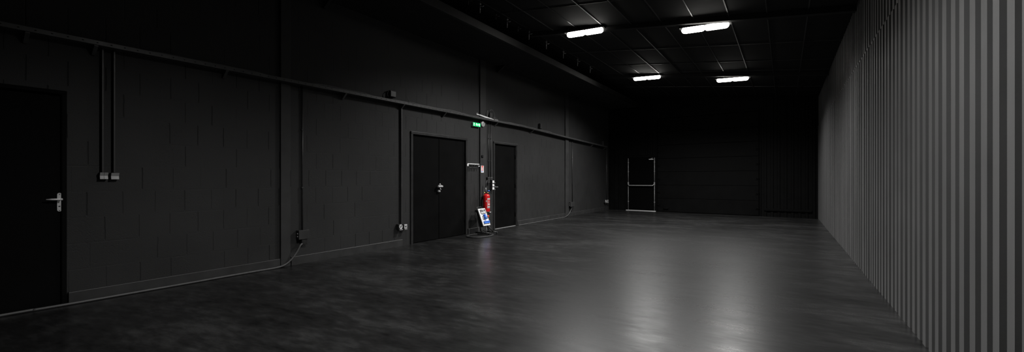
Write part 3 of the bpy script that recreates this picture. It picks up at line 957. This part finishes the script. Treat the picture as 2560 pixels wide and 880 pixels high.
MB().lathe([(.018, 0), (.016, .006), (0, .007)], P.p(.128, .004, PH * .475) + d * .056, 16, tuple(d)).build('socket_face', M['lgrey'], so2)
hl_ = MB(P).prism([(.085, PH * .565), (.155, PH * .565), (.16, PH * .61), (.11, PH * .63), (.08, PH * .60)], 'n', .004, .05)
hl_.build('socket_cap', M['blue'], so2, bevel=.006)
es = MB(P).box(.180, .250, -.001, .022, PH * .42, PH * .55).build('stop_button_box', M['yellow'], pb, bevel=.005)
MB().lathe([(.012, 0), (.012, .014), (.020, .016), (.019, .028), (0, .031)], P.p(.228, .02, PH * .495), 18, tuple(out)).build('stop_button', M['signred'], es)
for k in range(4):
    b0 = .035 + k * .051
    o_ = MB(P).box(b0, b0 + .044, -.001, .026, PH * .115, PH * .255).build('socket_outlet', M['blue'], pb, bevel=.007)
    MB(P).box(b0 + .003, b0 + .041, .024, .036, PH * .20, PH * .25).build('outlet_flap', M['blue'], o_, bevel=.004)
    MB(P).box(b0 + .014, b0 + .03, -.0005, .008, PH * .085, PH * .108).build('outlet_latch', M['yellow'], o_)
for aa in (.022, PW - .022):
    for zz in (.03, PH * .30, PH * .62, PH - .03):
        MB().lathe([(.008, 0), (.007, .003), (0, .004)], P.p(aa, -.0005, zz), 10, tuple(out)).build('lid_screw', M['mgrey'], pb)
m = MB(P).tube([(.045, -.06, PH - .01), (.045, -.06, PH + .035), (.06, -.06, PH + .05), (PW - .06, -.06, PH + .05), (PW - .045, -.06, PH + .035), (PW - .045, -.06, PH - .01)], .010, 10)
m.build('carry_handle', M['rubber'], pb)
for y in (py0 + .005, py1 + .02):                          # two floor bars on rubber feet, leaning side frames
    m = MB().tube([(-5.760, y, .044), (-5.390, y, .044)], .014, 12)
    m.build('foot_bar', M['frame'], pb)
    for x in (-5.763, -5.387):
        MB().lathe([(.014, 0), (.016, .005), (.016, .052), (.013, .058), (0, .058)], (x, y, 0), 14).build('rubber_foot', M['rubber'], pb)
    yy = py0 - .004 if y < 7.6 else py1 + .004
    m = MB().tube([(-5.605, y, .05), (-5.765, yy, .50), (-5.775, yy, .515), (-5.760, yy, .53), (-5.705, yy, .545)], .012, 10)
    m.build('side_frame', M['frame'], pb)
for y, sg in ((py0 + .005, 1), (py1 + .02, -1)):
    m = MB().tube([(-5.485, y, .05), (-5.525, y + .07 * sg, .12), (-5.575, y + .10 * sg, .22)], .013, 10)
    m.build('front_strut', M['frame'], pb)
MB().tube([(-5.585, py0, .07), (-5.585, py1 + .02, .07)], .009, 8).build('cross_bar', M['frame'], pb)
# coil of cable on the floor: flat turns passing under the stand's bars
pts = []
for k in range(3 * 26 + 1):
    an = 2 * math.pi * k / 26 + 1.2
    g = .98 + .075 * k / 26 + .012 * math.sin(k * .37)
    pts.append((-5.525 + .21 * g * math.cos(an), 7.345 + .30 * g * math.sin(an), .0115))
m = MB().tube(pts, .0105, 8, world=True)
tag(m.build('cable_coil', M['rubber']), 'coil of black cable on the floor round the power board feet', 'cable coil')

# ------------------------------------------------------------------ white strip and box on the tray
s0, s1 = LW.px(1191, 285, .11)[0], LW.px(1234, 299, .10)[0]
zA, zB = LW.px(1191, 284.5, .118)[1], LW.px(1234, 299, .118)[1]
s1 = LW.px(1234, 299, .118)[0]
ply = [LW.px(x, y, .118) for x, y in ((1191, 284.2), (1197, 285.2), (1216, 291.6), (1235, 298.2), (1234.5, 299.4), (1218, 295.0), (1214.5, 294.6), (1205, 290.6), (1197, 287.6), (1193, 287.0))]
m = MB(LW).prism(ply, 'n', .085, .118)
root = empty('light_batten', LW.p((s0 + s1) / 2, .1, min(z for a, z in ply)), 'long white metal strip lying on the tray beside the column', 'strip')
m.build('strip', M['white'], root, bevel=.002)
ha, hz_ = LW.px(1198.3, 286.4, .118)
MB().lathe([(.0095, 0), (.0095, .002), (0, .002)], LW.p(ha, .1175, hz_), 12, (1, 0, 0)).build('hole', M['hole'], root)
m = MB(LW).tube([(*[(a, .100, z) for a, z in [LW.px(x, y, .100)]][0],) for x, y in ((1193.5, 286.0), (1192.4, 282.6), (1193.3, 281.9))], .006, 8)
m.build('end_pin', M['lgrey'], root)
e0, e1 = LW.px(1236.5, 299, .1)[0], LW.px(1244, 301, .1)[0]
ez = tray_z((e0 + e1) / 2)
tag(MB(LW).box(e0, e1, .06, .115, ez - .03, ez + .012).build('end_piece', M['lgrey'], bevel=.004), 'short pale offcut at the far end of the white strip on the tray', 'offcut')
a0, z1 = LW.px(1223, 280.5, .05); a1, _ = LW.px(1229.3, 281, .05)
zt_ = tray_z((a0 + a1) / 2)
tb = empty('power_supply', LW.p((a0 + a1) / 2, .05, zt_ - .03), 'dark box with looped leads standing on the tray behind the white strip', 'power supply')
MB(LW).box(a0, a1, .008, .07, zt_ - .034, z1).build('body', M['frame'], tb, bevel=.005)
MB(LW).box(a0 + .012, a1 - .012, .07, .074, zt_ + .01, z1 - .02).build('cover', M['conduit'], tb, bevel=.003)
m = MB(LW).tube([(a0 + .02, .04, z1 - .01), (a0 + .03, .06, z1 + .05), (a1 + .0, .07, z1 + .055), (a1 + .06, .07, z1), (a1 + .09, .07, z1 - .07), (a1 + .08, .07, zt_ - .02)], .007, 8, curve=True)
m.build('lead', M['cable'], tb)
m = MB(LW).tube([(a0, .04, zt_ + .02), (a0 - .08, .06, zt_ + .0), (a0 - .12, .07, zt_ + .08), (a0 - .09, .07, z1 + .02), (a0 - .06, .07, z1 - .01), (a0 - .10, .07, zt_ + .06), (a0 - .11, .07, zt_ - .02)], .007, 8, curve=True)
m.build('lead', M['cable'], tb)
m = MB(LW).tube([(a1 + .02, .07, zt_ + .06), (a1 + .14, .08, zt_ + .05), (a1 + .30, .09, zt_ - .02)], .006, 8, curve=True)
m.build('lead', M['cable'], tb)

# ------------------------------------------------------------------ ceiling hooks above the soffit edge
def at_x(px_, x):
    u = (px_ - 1280) / FPX
    return x * (u * S + Cc) / (u * Cc - S)
hx_ = -4.534
for row, (x_, pxs) in enumerate(((hx_, (1200, 1268, 1322.5, 1366, 1408.5, 1444, 1475.5)), (-4.60 + .0, (1171, 1240, 1295)))):
    for i, p_ in enumerate(pxs):
        y = at_x(p_, x_) if row == 0 else at_x(p_, -4.64)
        xx = x_ if row == 0 else -4.64
        zt = zc(xx)
        ln = .215 if row == 0 else .12
        root = empty('hanging_hook', (xx, y, zt - ln), '', 'hook', 'hanging hooks under the ceiling')
        if row == 0:
            names = ['first', 'second', 'third', 'fourth', 'fifth', 'sixth', 'seventh and farthest']
            root['label'] = '%s metal hook rod from the left in the main ceiling row' % names[i]
        else:
            root['label'] = '%s short hook rod in the fainter row nearer the soffit' % ['leftmost', 'middle', 'rightmost'][i]
        hm = M['gun'] if row == 0 else M['conduit']
        MB().tube([(xx, y, zt - ln), (xx, y, zt + .005)], .0075, 8, world=True).build('rod', hm, root)
        m = MB().tube([(xx, y, zt - ln * .42), (xx + .035, y + .03, zt - ln * .44), (xx + .05, y + .045, zt - ln * .38)], .007, 8, world=True)
        m.build('side_clip', hm, root)
        MB().box(xx - .016, xx + .016, y - .016, y + .016, zt - ln * .30, zt - ln * .18).build('clamp', hm, root, bevel=.003)
# the slim track the hooks hang from
m = ceil_bar(hx_ - .008, hx_ + .008, -2, 16, .01)
m.build('hook_track', M['frame'], ceil)

# ------------------------------------------------------------------ ceiling lamps
LAMP_W = 400.0
def make_lamp():
    root = empty('ceiling_lamp', (0, 0, 0), 'x', 'ceiling lamp', 'twin LED ceiling lamps')
    L = .392
    for s_ in (-1, 1):
        c = s_ * .188
        m = MB()
        segs, rings = 16, 5
        prof = []
        rad = .060
        half = L / 2 - rad
        # flattened capsule along x
        xs = [(-half - rad * math.cos(t), rad * math.sin(t)) for t in [math.pi / 2 * k / rings for k in range(rings + 1)]]
        xs += [(-x, r) for x, r in xs[::-1]]
        vs, fs = [], []
        for x, r in xs:
            r = max(r, .002)
            for k in range(segs):
                an = 2 * math.pi * k / segs
                vs.append((c + x, r * math.cos(an) * 1.1, r * math.sin(an) * .95))
        for i in range(len(xs) - 1):
            for k in range(segs):
                fs.append((i * segs + k, i * segs + (k + 1) % segs, (i + 1) * segs + (k + 1) % segs, (i + 1) * segs + k))
        fs += [tuple(range(segs))[::-1], tuple(range((len(xs) - 1) * segs, len(xs) * segs))]
        m.add(vs, fs, True, True)
        m.build('lit_lens', M['lamp'], root)
        ld = bpy.data.lights.get('led_beam') or bpy.data.lights.new('led_beam', 'SPOT')
        ld.energy = LAMP_W; ld.spot_size = math.radians(153); ld.spot_blend = 1.0; ld.shadow_soft_size = .035
        ld.color = (1.0, .99, .975)
        lo = bpy.data.objects.new('led_beam', ld); COL.objects.link(lo)
        lo.parent = root; lo.location = (c, 0, -.098)
    # reflector housing over the lenses
    m = MB().prism([(-.09, .022), (-.068, .062), (.068, .062), (.09, .022), (.086, .022), (.064, .058), (-.064, .058), (-.086, .022)], 'a', -.42, .42)
    m.box(-.42, -.41, -.07, .07, .026, .06).box(.41, .42, -.07, .07, .026, .06)
    m.build('housing', M['housing'], root)
    MB().box(-.25, .25, -.03, .03, .062, .085).build('driver_box', M['housing'], root, bevel=.004)
    for s_ in (-1, 1):
        MB().tube([(s_ * .36, 0, .06), (s_ * .36, 0, .20)], .005, 6).build('hanger', M['gun'], root)
    return root
lz_l, lz_r = CH + 2.905, CH + 2.66
lamps = [
    (1462, -3.346, lz_l, 'nearer lit lamp of the left-hand row, with a warm white glow'),
    (1617, -3.346, lz_l, 'farther lit lamp of the left-hand row'),
    (1762, -1.175, lz_r - .018, 'nearer lit lamp of the right-hand row, close under a roof beam'),
    (1831, -1.175, lz_r, 'farther lit lamp of the right-hand row'),
    (None, -1.175, lz_r, 'nearest lit lamp of the right-hand row, above the top of the picture'),
]
proto = make_lamp()
for i, (p_, x, z, lab) in enumerate(lamps):
    o = proto if i == 0 else copy_tree(proto)
    y = at_x(p_, x) if p_ else 2.7
    o.location = (x, y, z)
    o.rotation_euler = (0, math.radians(2.2), 0)
    o['label'] = lab
    if i in (2, 3):                 # the two visible lamps of the right-hand row are a little weaker
        for ch in o.children:
            if ch.type == 'LIGHT':
                ch.data = ch.data.copy(); ch.data.energy = LAMP_W * .74

# ------------------------------------------------------------------ world and colour
wd = bpy.data.worlds.new('world'); scn.world = wd
wd.use_nodes = True
bg = wd.node_tree.nodes.get('Background')
bg.inputs[0].default_value = (0, 0, 0, 1); bg.inputs[1].default_value = 0
scn.view_settings.view_transform = 'Standard'
scn.view_settings.look = 'None'
scn.view_settings.gamma = 1
scn.view_settings.use_curve_mapping = False
scn.view_settings.exposure = 0.0
